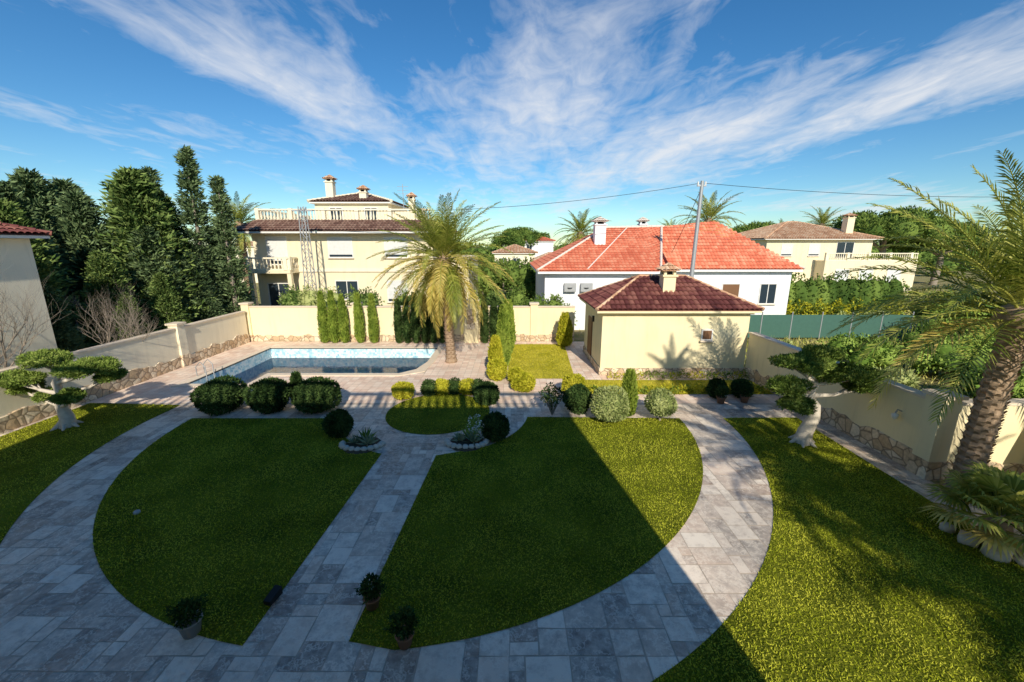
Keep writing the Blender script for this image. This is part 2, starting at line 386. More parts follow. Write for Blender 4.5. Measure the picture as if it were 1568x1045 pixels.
FS=[(3.0,16.6),(11.2,16.6),(11.2,18.5),(4.2,18.5),(3.0,18.6)]
gb=B('grass')
for nme,poly,dens in (('lawn',LL,850),('lawn',RL,950),('lawn',CI,500),('lawn',LO,500),('lawn',RO,1250)):
    sheet(nme,poly,.008,'lawn'); blades(gb,poly,dens,.04,.016,'grass',lean=1.0)
for poly in (BL,FS):
    sheet('lawn',poly,.008,'lawny'); blades(gb,poly,500,.06,.022,'grassy',lean=.9)
blades(gb,[(12.5,8),(40,8),(60,45),(23,45),(12,24)],30,.32,.05,'dry')
blades(gb,[(-60,27.5),(60,27.5),(60,60),(-60,60)],4,.3,.07,'dry')
gb.build()

pr=root('swimming_pool'); b=B('basin'); n=len(pool)
vs=[(x,y,.0) for x,y in pool]+[(x,y,-1.5) for x,y in pool]
b.add(vs,[(i,(i+1)%n,n+(i+1)%n,n+i) for i in range(n)],'mosaic')
b.add([(x,y,-1.5) for x,y in pool],[tuple(range(n))],'mosaic'); b.build(pr)
b=B('water'); b.add([(x*1,y,-.62) for x,y in pool],[tuple(range(n))],'water'); b.build(pr)
b=B('coping'); o=grow(pool,.38); i_=[(x,y) for x,y in pool]
v=[(x,y,.03) for x,y in i_]+[(x,y,.03) for x,y in o]+[(x,y,-.05) for x,y in i_]+[(x,y,-.01) for x,y in o]
b.add(v,[(k,(k+1)%n,n+(k+1)%n,n+k) for k in range(n)]+[(k,2*n+k,2*n+(k+1)%n,(k+1)%n) for k in range(n)]+[(n+k,n+(k+1)%n,3*n+(k+1)%n,3*n+k) for k in range(n)],'coping'); b.build(pr)
b=B('ladder')
for dx in (0,.5):
    b.tube([(-14.75,19+dx,-.9),(-14.75,19+dx,.5),(-14.95,19+dx,.75),(-15.2,19+dx,.5),(-15.2,19+dx,.02)],.022,'metal',6)
b.build(pr)
b=B('mosaic_step'); b.box(-14.85,-12.15,17.95,18.6,-1.45,-.45,'mosaic'); b.build(pr)

# ------------------------------------------------------------ boundary walls
def wall(name,p,q,h,base=.5,th=.25,mat='cream',pill=()):
    r=root(name); p=Vector((*p,0)); q=Vector((*q,0)); d=(q-p); L=d.length; d.normalize(); s=Vector((-d.y,d.x,0))
    def obox(nm,a,b0,w0,z0,z1,m,irreg=False):
        bb=B(nm); A=p+d*a; C=p+d*b0
        vs=[]
        for z in (z0,z1):
            for P_,sg in ((A,-1),(C,-1),(C,1),(A,1)): vs.append(tuple(P_+s*sg*w0+Vector((0,0,z))))
        bb.add(vs,[(3,2,1,0),(4,5,6,7),(0,1,5,4),(1,2,6,5),(2,3,7,6),(3,0,4,7)],m); return bb.build(r)
    obox('panel',0,L,th/2,-.3,h,mat); obox('coping',-.02,L+.02,th/2+.05,h+.002,h+.07,'coping')
    bb=B('stone_plinth'); nn=int(L/.3); zs=[base+random.uniform(-.12,.12) for _ in range(nn+1)]
    for sg in (-1,1):
        vs=[];fs=[]
        for i in range(nn+1):
            P_=p+d*(L*i/nn); 
            vs+= [tuple(P_+s*sg*(th/2+.05)+Vector((0,0,-.2))),tuple(P_+s*sg*(th/2+.05)+Vector((0,0,zs[i]))),tuple(P_+s*sg*(th/2-.01)+Vector((0,0,zs[i]+.03)))]
        for i in range(nn):
            k=3*i; fs+=[(k,k+3,k+4,k+1),(k+1,k+4,k+5,k+2)]
        bb.add(vs,fs,'stone')
    bb.build(r)
    for a in pill:
        bb=B('pillar'); c=p+d*a
        bb.box(c.x-.24,c.x+.24,c.y-.24,c.y+.24,-.2,h+.2,mat); bb.box(c.x-.31,c.x+.31,c.y-.31,c.y+.31,h+.203,h+.3,'coping'); bb.box(c.x-.27,c.x+.27,c.y-.27,c.y+.27,-.2,base+.02,'stone'); bb.build(r)
wall('garden_wall',(-17.35,26.75),(4.1,26.75),2.25,.4,pill=(0,.0+7.2,14.6,18.8))
wall('garden_wall',(-17.35,4),(-17.35,26.3),2.0,.6,mat='cream2',pill=(16.9,))
wall('garden_wall',(11.45,19.2),(11.45,10.3),2.1,.5,pill=(8.9,))
wall('garden_wall',(14.0,10.3),(14.0,-2),2.1,.4,pill=())
wall('garden_wall',(11.8,10.3),(14.0,10.3),2.1,.4)
b=B('wall_lamp'); b.tube([(11.32,11.2,1.5),(11.2,11.2,1.55),(11.15,11.2,1.45)],.02,'metal',6); b.lathe((11.15,11.2,1.25),[(.02,0),(.07,.04),(.09,.16),(.02,.2)],'frame',8); b.build()
b=B('stone_niche'); b.box(-3.1,-2.2,26.15,26.6,0,2.7,'cream'); b.box(-3.2,-2.1,26.1,26.65,2.703,2.8,'coping'); b.box(-2.9,-2.4,26.1,26.148,.9,2.2,'stone'); b.build()

# ------------------------------------------------------------ roofs
def tiles(b,poly,mat,sp=.24,row=.38,under=True,hh=.36):
    P=[Vector(p) for p in poly]; U=(P[1]-P[0]).normalized(); Nn=(P[1]-P[0]).cross(P[-1]-P[0]).normalized()
    if Nn.z<0: Nn=-Nn
    V=Nn.cross(U)
    if V.z<0: V=-V
    uv=[((p-P[0]).dot(U),(p-P[0]).dot(V)) for p in P]
    if under: b.add([tuple(p-Nn*.02) for p in P],[tuple(range(len(P)))],mat)
    u0=min(a for a,_ in uv);u1=max(a for a,_ in uv); nc=max(1,int((u1-u0)/sp)); sp=(u1-u0)/nc
    vs=[];fs=[]
    for i in range(nc):
        u=u0+(i+.5)*sp; hit=[]
        for k in range(len(uv)):
            a,c=uv[k],uv[(k+1)%len(uv)]
            if (a[0]-u)*(c[0]-u)<=0 and a[0]!=c[0]: hit.append(a[1]+(c[1]-a[1])*(u-a[0])/(c[0]-a[0]))
        if len(hit)<2: continue
        v0,v1=min(hit),max(hit); v=v0
        while v<v1-.02:
            ve=min(v+row,v1); base=len(vs)
            for vv,l in ((v,.035),(ve,.0)):
                for k in range(5):
                    a=math.pi*k/4; vs.append(tuple(P[0]+U*(u-math.cos(a)*sp*.5)+V*vv+Nn*(math.sin(a)*sp*hh+l)))
            for k in range(4): fs.append((base+k,base+k+1,base+k+6,base+k+5))
            v=ve
    if vs: b.add(vs,fs,mat,True)
def ridgeline(b,p,q,cap,mat):
    p,q=Vector(p),Vector(q); L=(q-p).length
    if L<.05: return
    k=max(1,int(L/.42))
    for j in range(k):
        A=p.lerp(q,j/k)+Vector((0,0,.05)); C=p.lerp(q,(j+1)/k)+Vector((0,0,.05)); b.tube([A,C],[cap*1.15,cap*.85],mat,6)
def hiproof(r,x0,x1,y0,y1,z,rise,tile,ridge,ov=.45,sp=.24,cap=.1,soffit='frame'):
    x0-=ov;x1+=ov;y0-=ov;y1+=ov; W=x1-x0;D=y1-y0; i=min(W,D)/2
    if W>=D: R0=(x0+i,(y0+y1)/2,z+rise);R1=(x1-i,(y0+y1)/2,z+rise)
    else: R0=((x0+x1)/2,y0+i,z+rise);R1=((x0+x1)/2,y1-i,z+rise)
    a,b_,c,d=(x0,y0,z),(x1,y0,z),(x1,y1,z),(x0,y1,z)
    b=B('roof')
    if W>=D:
        fs=[[a,b_,R1,R0],[b_,c,R1],[c,d,R0,R1],[d,a,R0]]; hips=[(a,R0),(d,R0),(b_,R1),(c,R1),(R0,R1)]
    else:
        fs=[[a,b_,R0],[b_,c,R1,R0],[c,d,R1],[d,a,R0,R1]]; hips=[(a,R0),(b_,R0),(c,R1),(d,R1),(R0,R1)]
    for f in fs: tiles(b,f,tile,sp)
    b.build(r); b=B('ridge_tiles')
    for p,q in hips: ridgeline(b,p,q,cap,ridge)
    b.build(r); b=B('eaves'); b.box(x0+.05,x1-.05,y0+.05,y1-.05,z-.14,z-.03,soffit); b.build(r)
def window(r,x0,x1,y,z0,z1,kind='glass',sill=True):
    """window in a wall facing -y"""
    b=B('window'); t_=.07
    b.box(x0-t_,x0,y-.05,y+.02,z0-t_,z1+t_,'frame'); b.box(x1,x1+t_,y-.05,y+.02,z0-t_,z1+t_,'frame')
    b.box(x0,x1,y-.05,y+.02,z1,z1+t_,'frame'); b.box(x0,x1,y-.05,y+.02,z0-t_,z0,'frame')
    if kind=='glass':
        b.box(x0,x1,y-.012,y+.02,z0,z1,'glass'); xm=(x0+x1)/2; b.box(xm-.03,xm+.03,y-.04,y-.013,z0,z1,'frame')
    elif kind=='blind':
        zs=z0+(z1-z0)*.12
        b.box(x0,x1,y-.012,y+.02,z0,zs,'glass'); k=12
        for i in range(k):
            a=zs+(z1-zs)*i/k; b.box(x0,x1,y-.03,y+.02,a+.006,a+(z1-zs)/k,'blind')
    else: b.box(x0,x1,y-.03,y+.02,z0,z1,'wood')
    if sill: b.box(x0-.12,x1+.12,y-.14,y-.052,z0-t_-.06,z0-t_,'coping')
    b.build(r)
def balustrade(r,p,q,z,h=.95,mat='cream2',step=.26):
    b=B('balustrade'); p=Vector((*p,z));q=Vector((*q,z)); d=q-p;L=d.length;d.normalize(); n_=max(1,int(L/step))
    ax=abs(d.x)>abs(d.y)
    def bar(z0,z1,w):
        if ax: b.box(min(p.x,q.x),max(p.x,q.x),p.y-w,p.y+w,z+z0,z+z1,mat)
        else: b.box(p.x-w,p.x+w,min(p.y,q.y),max(p.y,q.y),z+z0,z+z1,mat)
    bar(0,.1,.1); bar(h-.11,h,.12)
    for i in range(n_+1):
        c=p+d*(L*i/n_)
        if i%10==0: b.box(c.x-.14,c.x+.14,c.y-.14,c.y+.14,z+.003,z+h+.05,mat)
        else: b.lathe((c.x,c.y,z+.1),[(.05,0),(.085,.25*h),(.035,.55*h),(.05,h-.2)],mat,6)
    b.build(r)
def chimney(r,x,y,z0,z1,w=.35,cap='tile_dark',mat='cream'):
    b=B('chimney'); b.box(x-w,x+w,y-w,y+w,z0,z1,mat); b.box(x-w-.07,x+w+.07,y-w-.07,y+w+.07,z1+.002,z1+.09,mat)
    for sx in (-1,1):
        for sy in (-1,1): b.box(x+sx*w*.75-.06,x+sx*w*.75+.06,y+sy*w*.75-.06,y+sy*w*.75+.06,z1+.092,z1+.3,mat)
    b.box(x-w*.5,x+w*.5,y-w*.5,y+w*.5,z1+.092,z1+.29,'grille')
    e=w+.15; a=[(x-e,y-e,z1+.3),(x+e,y-e,z1+.3),(x+e,y+e,z1+.3),(x-e,y+e,z1+.3)]; top=(x,y,z1+.62)
    for k in range(4): tiles(b,[a[k],a[(k+1)%4],top],cap,.16,.3)
    b.build(r)

# pool house
r=root('pool_house'); b=B('walls'); b.box(4.3,11.3,19.3,23.9,0,3.2,'cream'); b.build(r)
b=B('stone_plinth'); b.box(4.25,11.33,19.25,23.95,0,.36,'stone'); b.build(r)
b=B('cornice'); b.box(4.18,11.42,19.18,24.02,3.02,3.2,'cream'); b.build(r)
hiproof(r,4.3,11.3,19.3,23.9,3.25,1.35,'tile_dark','tile_terra',.38,.23,.075,'cream')
chimney(r,7.7,20.55,3.5,4.7,.3,'tile_terra')
b=B('window'); b.box(9.05,9.6,19.24,19.32,1.75,2.3,'frame'); b.box(9.12,9.53,19.225,19.239,1.82,2.23,'wood'); b.box(9.0,9.65,19.15,19.238,1.68,1.748,'coping'); b.build(r)
b=B('lamp'); b.box(4.2,4.3,21.2,21.35,2.3,2.6,'grille'); b.build(r)
b=B('door'); b.box(4.24,4.302,21.6,22.6,.36,2.4,'wood'); b.build(r)

# large cream villa
r=root('cream_villa'); F=33.
b=B('walls'); b.box(-20.2,-6.2,F,44,0,7.25,'villa'); b.box(-6.2,-3.6,F+2,44,0,5.2,'villa'); b.box(-16.9,-10.6,37,43,7.25,9.75,'villa'); b.box(-10.6,-8.6,38,43,7.25,9.1,'villa'); b.build(r)
b=B('string_course'); b.box(-20.3,-6.1,F-.1,F-.005,4.15,4.35,'cream2'); b.box(-20.35,-6.05,F-.15,F-.006,7.0,7.2,'cream2'); b.build(r)
b=B('roof')
tiles(b,[(-21.2,F-1,7.25),(-5.4,F-1,7.25),(-6.4,F+.9,8.1),(-20.2,F+.9,8.1)],'tile_brown',.26)
tiles(b,[(-21.2,45,7.25),(-21.2,F-1,7.25),(-20.2,F+.9,8.1),(-20.2,44,8.1)],'tile_brown',.26)
tiles(b,[(-5.4,F-1,7.25),(-5.4,45,7.25),(-6.4,44,8.1),(-6.4,F+.9,8.1)],'tile_brown',.26)
b.box(-20.2,-6.4,F+.9,44,7.9,8.08,'cream2'); b.box(-21.15,-5.45,F-.95,44.9,7.08,7.2,'frame'); b.build(r)
balustrade(r,(-20.1,F+1),(-6.5,F+1),8.08,.9); balustrade(r,(-20.1,F+1.3),(-20.1,43),8.08,.9)
hiproof(r,-16.9,-10.6,37,43,9.8,1.0,'tile_brown','cream2',.4,.26,.12); 
chimney(r,-15.9,38.2,9.9,11.5,.32,'tile_terra','cream2'); chimney(r,-12.9,37.8,10,10.6,.3,'tile_terra','cream2'); chimney(r,-8.9,38.5,8.1,10.1,.25,'tile_terra','cream2')
window(r,-19.1,-17.6,F,4.75,6.8,'blind'); window(r,-14.3,-12.5,F,5.3,6.75,'blind'); window(r,-9.9,-8.2,F,5.3,6.75,'blind')
window(r,-14.0,-12.3,F,2.0,3.4,'glass'); window(r,-9.9,-8.4,F,1.8,3.4,'blind'); window(r,-19.4,-17.8,F,.3,3.2,'glass',False)
window(r,-15.6,-14.6,37,8.3,9.3,'glass',False); window(r,-12.6,-11.6,37,8.3,9.3,'glass',False)
b=B('balcony'); b.box(-20.0,-16.8,F-1.4,F-.11,4.1,4.35,'villa'); 
for x in (-19.9,-16.95): b.box(x-.15,x+.15,F-1.35,F-1.05,0,4.098,'villa')
b.build(r); balustrade(r,(-19.95,F-1.3),(-16.85,F-1.3),4.35,.95); balustrade(r,(-16.9,F-1.2),(-16.9,F-.15),4.35,.95)
b=B('tv_antenna'); b.tube([(-9.6,38.3,9.0),(-9.6,38.3,11.4)],.03,'metal',5)
for z in (10.6,10.9,11.2): b.tube([(-10.1,38.3,z),(-9.1,38.3,z)],.02,'metal',4)
b.build(r)

# white house with red roof
r=root('white_house'); b=B('walls'); b.box(2.4,10.2,30.3,42,0,4.4,'white'); b.box(10.2,21.9,32.6,43,0,4.4,'white'); b.build(r)
b=B('roof'); R0=(7.9,36,7.6);R1=(12.6,36,7.7);R2=(17.4,37.5,7.1); e=4.4
for q in ([(1.8,29.7,e),(10.6,29.7,e),R1,R0],[(1.8,42.4,e),(1.8,29.7,e),R0],[(10.6,32.1,e),(22.5,32.1,e),R2,R1],[(22.5,32.1,e),(22.5,43.4,e),R2],[(22.5,43.4,e),(1.8,42.4,e),R0,R1,R2]):
    tiles(b,q,'tile_red',.27,.38,True,.24)
b.add([(10.6,29.7,e),(10.6,32.1,e),R1],[(0,1,2)],'tile_red'); b.build(r)
b=B('ridge_tiles')
for p,q in (((1.8,29.7,e),R0),(R0,R1),(R1,R2),((22.5,32.1,e),R2),((10.6,29.7,e),R1)): ridgeline(b,p,q,.1,'ridge_white')
b.tube([(5.4,29.8,e+.15),(9.8,36,7.75)],.05,'ridge_white',5)
b.build(r)
b=B('eaves'); b.box(1.85,10.55,29.75,42.3,4.2,4.36,'white'); b.box(10.552,22.4,32.15,43.3,4.2,4.36,'white'); b.build(r)
chimney(r,6.9,33.6,5.6,7.7,.42,'ridge_white','white'); chimney(r,11.3,37,7,7.9,.3,'ridge_white','white')
window(r,6.7,7.9,30.3,1.6,2.9,'glass'); window(r,16.6,17.9,32.6,1.7,3.2,'wood'); window(r,12.6,13.8,32.6,1.7,3.2,'wood'); window(r,19.6,20.8,32.6,1.7,3.2,'glass')
b=B('air_conditioner'); 
for x in (3.8,5.0): b.box(x,x+.85,29.95,30.29,2.9,3.5,'metal'); b.lathe((x+.4,29.94,3.2),[(.01,0),(.2,.0)],'grille',10)
b.build(r)
r=root('terracotta_villa'); b=B('walls'); b.box(32.5,46,54,66,0,6.9,'villa'); b.box(39,50.5,52.2,54,0,4.3,'villa'); b.box(46,50.5,54,66,0,4.3,'villa'); b.build(r)
hiproof(r,32.5,46,54,66,7.0,2.3,'tile_terra','tile_terra',.7,.32,.12)
chimney(r,43.6,55.5,7.2,9.6,.45,'tile_terra','villa')
for x in (34.5,38): window(r,x,x+1.3,54,4.9,6.3,'blind')
window(r,41.5,43.6,54,4.6,6.5,'glass',False); balustrade(r,(39.1,52.3),(50.4,52.3),4.3,.95)
for x in (40.5,43.5,47): window(r,x,x+1.6,52.2,1.2,3.2,'blind')
r=root('neighbour_house'); b=B('walls'); b.box(-30,-19.1,7,16.8,0,6.45,'cream2'); b.build(r)
hiproof(r,-30,-19.1,7,16.8,6.6,1.9,'tile_dark','tile_dark',.45)
for (x,y,wd,dp,h_,mt,tl) in ((-3,72,7,8,4.8,'cream2','tile_terra'),(3.5,64,5,6,3.6,'villa','tile_terra'),(0,92,9,8,7,'white','tile_red'),(60,90,12,10,6,'white','tile_terra'),(-46,70,10,9,6,'cream2','tile_terra'),(50,110,10,8,6,'white','tile_terra'),(28,95,9,8,6.5,'cream2','tile_red')):
    r=root('distant_house'); b=B('walls'); b.box(x,x+wd,y,y+dp,0,h_,mt); b.build(r); hiproof(r,x,x+wd,y,y+dp,h_+.1,1.3,tl,tl,.4,.5)
    window(r,x+1,x+2.1,y,h_-2,h_-.8,'glass'); window(r,x+3.2,x+4.3,y,h_-2,h_-.8,'glass')

# the villa the photograph is taken from (stands behind the viewpoint)
r=root('main_villa'); b=B('walls'); b.box(-13.2,4.65,-13,-1.2,0,9.9,'cream'); b.build(r)
b=B('cornice'); b.box(-13.3,4.75,-13.1,-1.1,9.6,9.85,'cream2'); b.build(r)
balustrade(r,(-13.1,-1.35),(4.55,-1.35),9.9,1.1,'cream2',.34); balustrade(r,(4.5,-1.6),(4.5,-12.8),9.9,1.1,'cream2',.34)
for x in (-11,-7,-3,1): window(r,x,x+1.6,-1.2,4.0,6.2,'glass'); window(r,x,x+1.6,-1.2,.6,2.8,'glass')

# ------------------------------------------------------------ utility poles & wires
b=B('utility_pole'); b.tube([(12.45,29,0),(12.62,29,10.35)],[.17,.11],'metal',10); b.box(12.3,12.9,28.95,29.05,10.0,10.1,'metal')
for x in (12.35,12.85): b.tube([(x,29,10.1),(x,29,10.3)],.05,'frame',6)
b.build()
b=B('lattice_pylon')
X,Y=-14.6,30.; 
def leg(sx,sy,z): k=.34-.16*z/8.8; return (X+sx*k,Y+sy*k,z)
for sx in (-1,1):
    for sy in (-1,1): b.tube([leg(sx,sy,0),leg(sx,sy,8.8)],.035,'metal',4)
for i in range(16):
    z=i*.55; s_=1 if i%2 else -1
    for q in (-1,1):
        b.tube([leg(-s_,q,z),leg(s_,q,z+.55)],.02,'metal',4,False); b.tube([leg(q,-s_,z),leg(q,s_,z+.55)],.02,'metal',4,False)
b.box(X-.7,X+.7,Y-.04,Y+.04,8.5,8.6,'metal'); b.build()
def wire(p,q,sag,r_=.018):
    p,q=Vector(p),Vector(q); b=B('power_line'); b.tube([p.lerp(q,i/20)+Vector((0,0,-sag*4*(i/20)*(1-i/20))) for i in range(21)],r_,'grille',4); b.build()
wire((12.5,29,10.2),(-14.6,30,8.6),.7); wire((12.8,29,10.2),(55,34,10.6),.8)
wire((12.6,29,9.9),(12.5,33,5.6),.1)

# ------------------------------------------------------------ palms
def frond(b,base,azm,elv,L,droop,m,npair=34,lw=.035,ll=.5,stem='palm',hang=1.):
    p=Vector(base); n_=14; pts=[];T=[]
    a=elv
    for i in range(n_+1):
        s_=i/n_; a=elv-droop*s_**1.3; d=Vector((math.cos(azm)*math.cos(a),math.sin(azm)*math.cos(a),math.sin(a)))
        pts.append(p.copy());T.append(d); p=p+d*(L/n_)
    b.tube(pts,[.035*(1-.85*i/n_) for i in range(n_+1)],stem,4,False)
    side0=Vector((-math.sin(azm),math.cos(azm),0)); vs=[];fs=[]
    for k in range(npair):
        s_=.14+.86*k/(npair-1); x=s_*n_; i=min(int(x),n_-1); f=x-i
        c=pts[i].lerp(pts[i+1],f); d=T[i].lerp(T[i+1],f).normalized(); nn=side0.cross(d)*-1
        if nn.z<0: nn=-nn
        l=ll*L/3*(math.sin(math.pi*min(1,.12+.86*s_**.8))**.6+.15)*(1-.25*s_)
        for sg in (-1,1):
            dd=(side0*sg*(.85-.3*s_)+d*(.55+.5*s_)+nn*random.uniform(.05,.4)+Vector((random.uniform(-.1,.1),random.uniform(-.1,.1),random.uniform(-.1,.1)))).normalized()
            mid=c+dd*l*.55; tip=mid+(dd+Vector((0,0,-random.uniform(.25,.7)*hang))).normalized()*l*.45
            w_=d*lw*.5; q=len(vs)
            vs+=[tuple(c-w_*.6),tuple(c+w_*.6),tuple(mid+w_),tuple(mid-w_),tuple(tip)]
            fs+=[(q,q+1,q+2,q+3),(q+3,q+2,q+4)]
    b.add(vs,fs,m)
def palmtrunk(b,pts,r0,r1,m='palmbark',flare=.35):
    pts=[Vector(p) for p in pts]; n_=len(pts); out=[];rad=[]
    L=sum((pts[i+1]-pts[i]).length for i in range(n_-1)); k=int(L/.11)
    for i in range(k+1):
        s_=i/k*(n_-1); j=min(int(s_),n_-2); out.append(pts[j].lerp(pts[j+1],s_-j)); rr=r0+(r1-r0)*i/k
        rad.append(rr*(1.0 if i%2 else .88)*(1+flare*max(0,1-i/k*9)))
    b.tube(out,rad,m,12,True,False)
    vs=[];fs=[]
    for i in range(2,k):
        c=out[i]
        for j in range(7):
            a=j*2*math.pi/7+i*.45; o=Vector((math.cos(a),math.sin(a),0)); s2=Vector((-o.y,o.x,0)); rr=rad[i]; q=len(vs)
            vs+=[tuple(c+o*rr*.9+s2*.07),tuple(c+o*rr*.9-s2*.07),tuple(c+o*(rr+.06)+s2*-.03+Vector((0,0,.1))),tuple(c+o*(rr+.06)+s2*.03+Vector((0,0,.1)))]; fs.append((q,q+1,q+2,q+3))
    b.add(vs,fs,m)
def palm(name,base,top,L,nf,dry=.15,r0=.24,r1=.2,droop=1.5,npair=34,ll=.5,lw=.04,lowel=-.9,link=True,mid=None,hang=1.):
    b=B(name); pts=[base]+([mid] if mid else [])+[top]; palmtrunk(b,pts,r0,r1)
    b.lathe((top[0],top[1],top[2]-.5),[(r1*1.0,0),(r1*1.7,.3),(r1*1.5,.6),(.05,.85)],'palmbark',10)
    for i in range(nf):
        s_=i/nf; azm=i*2.39996+random.uniform(-.15,.15); elv=1.45-(1.45-lowel)*s_**.85
        isdry=s_>1-dry*1.6 and random.random()<.75
        frond(b,(top[0]+.1*math.cos(azm),top[1]+.1*math.sin(azm),top[2]+.15-.3*s_),azm,elv+random.uniform(-.1,.1),L*random.uniform(.85,1.08)*(.88 if s_<.12 else 1),droop*random.uniform(.7,1.15)*(.55 if s_<.3 else 1),'palmdry' if isdry else 'palm',npair,lw,ll,hang=hang)
    return b.build(link=link)
palm('date_palm',(-3.3,21.6,0),(-3.5,21.5,5.5),3.75,100,.36,.26,.23,1.1,40,.54,.055,-1.05)
palm('date_palm',(11.35,9.3,0),(12.25,9.8,4.6),4.1,54,.04,.28,.28,1.2,46,.52,.055,-.15,mid=(11.65,9.45,2.2))
pm=palm('date_palm',(0,0,0),(0,0,7.),3.2,50,.15,.28,.26,1.5,26,.5,.07,-.8,link=False)
# palms standing beside the main villa, behind the viewpoint (they throw the dappled shade)
for (x,y,s_,a) in ((10.3,-1.8,1.1,.3),(13.2,-.6,.85,1.5),(10.9,-6.9,1.1,4.)):
    inst('date_palm',pm,(x,y,0),a,s_)
palm('date_palm',(11.25,-2.2,0),(11.2,-2,12.9),1.7,44,.1,.2,.16,1.4,26,.5,.06,-1.1)
for (x,y,s_,a) in ((7.4,46,1.05,.3),(20.2,44,1.22,1.),(58,80,1.4,2.),(-25.5,40,1.15,.6),(-9.4,52,1.0,2.),(56,88,1.2,3),(26,70,1.1,1.2)):
    inst('palm_tree',pm,(x,y,0),a,s_)

def fan(b,base,azm,elv,Ls,R,m='palm',nl=26):
    p=Vector(base); d=Vector((math.cos(azm)*math.cos(elv),math.sin(azm)*math.cos(elv),math.sin(elv))); e_=p+d*Ls
    b.tube([p,p.lerp(e_,.5)+Vector((0,0,.04)),e_],[.025,.018,.012],m,5,False)
    s_=Vector((-math.sin(azm),math.cos(azm),0)); vs=[];fs=[]
    for k in range(nl):
        a=-2.2+4.4*k/(nl-1); dd=(d*math.cos(a)+s_*math.sin(a)).normalized(); l=R*(1-.25*abs(a)/2.2)*random.uniform(.9,1.1)
        per=dd.cross(s_.cross(d)).normalized()*.03; mid=e_+dd*l*.6+Vector((0,0,-.02)); tip=e_+dd*l+Vector((0,0,-.14*l/.5-.03)); q=len(vs)
        up=Vector((0,0,.015*(k%2)))
        vs+=[tuple(e_),tuple(mid+per+up),tuple(tip),tuple(mid-per-up)]; fs.append((q,q+1,q+2,q+3))
    b.add(vs,fs,m)
b=B('fan_palm'); b.lathe((10.25,7.6,0),[(.3,0),(.26,.3),(.2,.6),(.05,.75)],'palmbark',10)
for i in range(34): fan(b,(10.25,7.6,.6),i*2.4,1.35-1.5*(i/34),.6+.2*random.random(),.58,'palm' if i<30 else 'palmdry')
b.build()
b=B('garden_rock')
for (x,y,s_) in ((9.75,7.6,.22),(9.9,7.2,.26),(10.25,6.95,.24),(9.7,8.0,.16),(10.6,7.0,.2)): b.blob((x,y,s_*.4),(s_,s_*.8,s_*.7),'barkpale',.2,8,6)
b.build()

# ------------------------------------------------------------ topiary, shrubs
def ball(name,x,y,z,r,m,L=.09,W=.045,n=3000,sz=1.,trunk=0):
    b=B(name); b.blob((x,y,z),(r*.84,r*.84,r*.84*sz),m,.05); clump(b,(x,y,z),(r,r,r*sz),n,L,W,m,.1,.84,.045)
    if z-r*sz>.03: b.tube([(x,y,0),(x+.02,y,z-r*sz*.7)],.04,'bark',6)
    return b.build()
for x,r_,sz in ((-11.15,.83,.76),(-9.3,.74,.8),(-7.45,.8,.76)): ball('clipped_shrub_ball',x,14.9,.62,r_,'topiary',.1,.05,4800,sz)
ball('clipped_shrub_ball',-5.75,12.7,.42,.42,'topiary'); ball('clipped_shrub_ball',-.55,12.5,.42,.42,'topiary'); ball('clipped_shrub_ball',-1.0,15.6,.42,.45,'topiary')
ball('clipped_shrub_ball',-4.5,16.1,.36,.4,'lime',.09,.045,2200,.8)
for i,x in enumerate((-3.5,-3.0,-2.45,-1.9,-1.45)): ball('clipped_shrub_ball',x,16.75-.05*(i-2)**2,.3,.34,'lime' if i%2 else 'topiary',.08,.04,1500,.95)
ball('clipped_shrub_ball',5.35,13.9,.68,.5,'olive',.08,.035,3200,.9); ball('olive_shrub',3.5,13.8,.66,.62,'olive',.1,.035,4200,.95); ball('clipped_shrub_ball',2.5,14.7,.55,.5,'topiary')
ball('clipped_shrub_ball',2.6,16.5,.45,.45,'lime'); ball('clipped_shrub_ball',.5,17.2,.36,.5,'lime',.1,.05,2600,.7); ball('clipped_shrub_ball',-.7,18.6,.5,.45,'lime',.09,.045,2400,1.1); ball('clipped_shrub_ball',.2,18.3,.3,.35,'lime')
ball('clipped_shrub_ball',8.5,16.2,.4,.36,'topiary'); ball('clipped_shrub_ball',9.6,16.3,.4,.36,'topiary')
b=B('groundcover_border')
for i in range(26): x=3.2+i*.31; c=(x,16.75+random.uniform(-.12,.2),.12); clump(b,c,(.24,.22,random.uniform(.14,.28)),170,.09,.05,random.choice(['lime','cypress','lime']),.5,.3)
for i in range(16): x=4.8+i*.42; clump(b,(x,18.75+random.uniform(-.1,.1),.12),(.24,.2,.22),120,.09,.05,random.choice(['lime','cypress']),.5,.3)
b.build()
def column(name,x,y,h,r,m='cypress',n=3500,L=.14,W=.05,taper=.75):
    b=B(name); k=rng.random(n)**.85; a=rng.random(n)*6.283; rr=r*np.clip(1.0-(k**3)*taper,.08,1)*np.minimum(1,.75+k*2)*(.78+.28*rng.random(n))*(1+.1*np.sin(a*3+k*9+x))
    P=np.stack([x+rr*np.cos(a),y+rr*np.sin(a),.05+k*h*.95],1); D=unit(np.stack([np.cos(a)*.5,np.sin(a)*.5,np.full(n,1.1)],1)+rng.normal(size=(n,3))*.25)
    b.leaves(P,D,L*(.6+.8*rng.random(n)),W,m); b.lathe((x,y,0),[(r*.6,.05),(r*.8,h*.3),(r*.72,h*.7),(r*.3,h*.92),(.01,h)],m,10); return b.build()
for x,h_ in ((-12.15,3.4),(-11.5,3.45),(-10.85,3.2),(-9.85,3.3),(-8.95,3.2)): column('columnar_cypress',x,26.1,h_,.27,'cypress',2600)
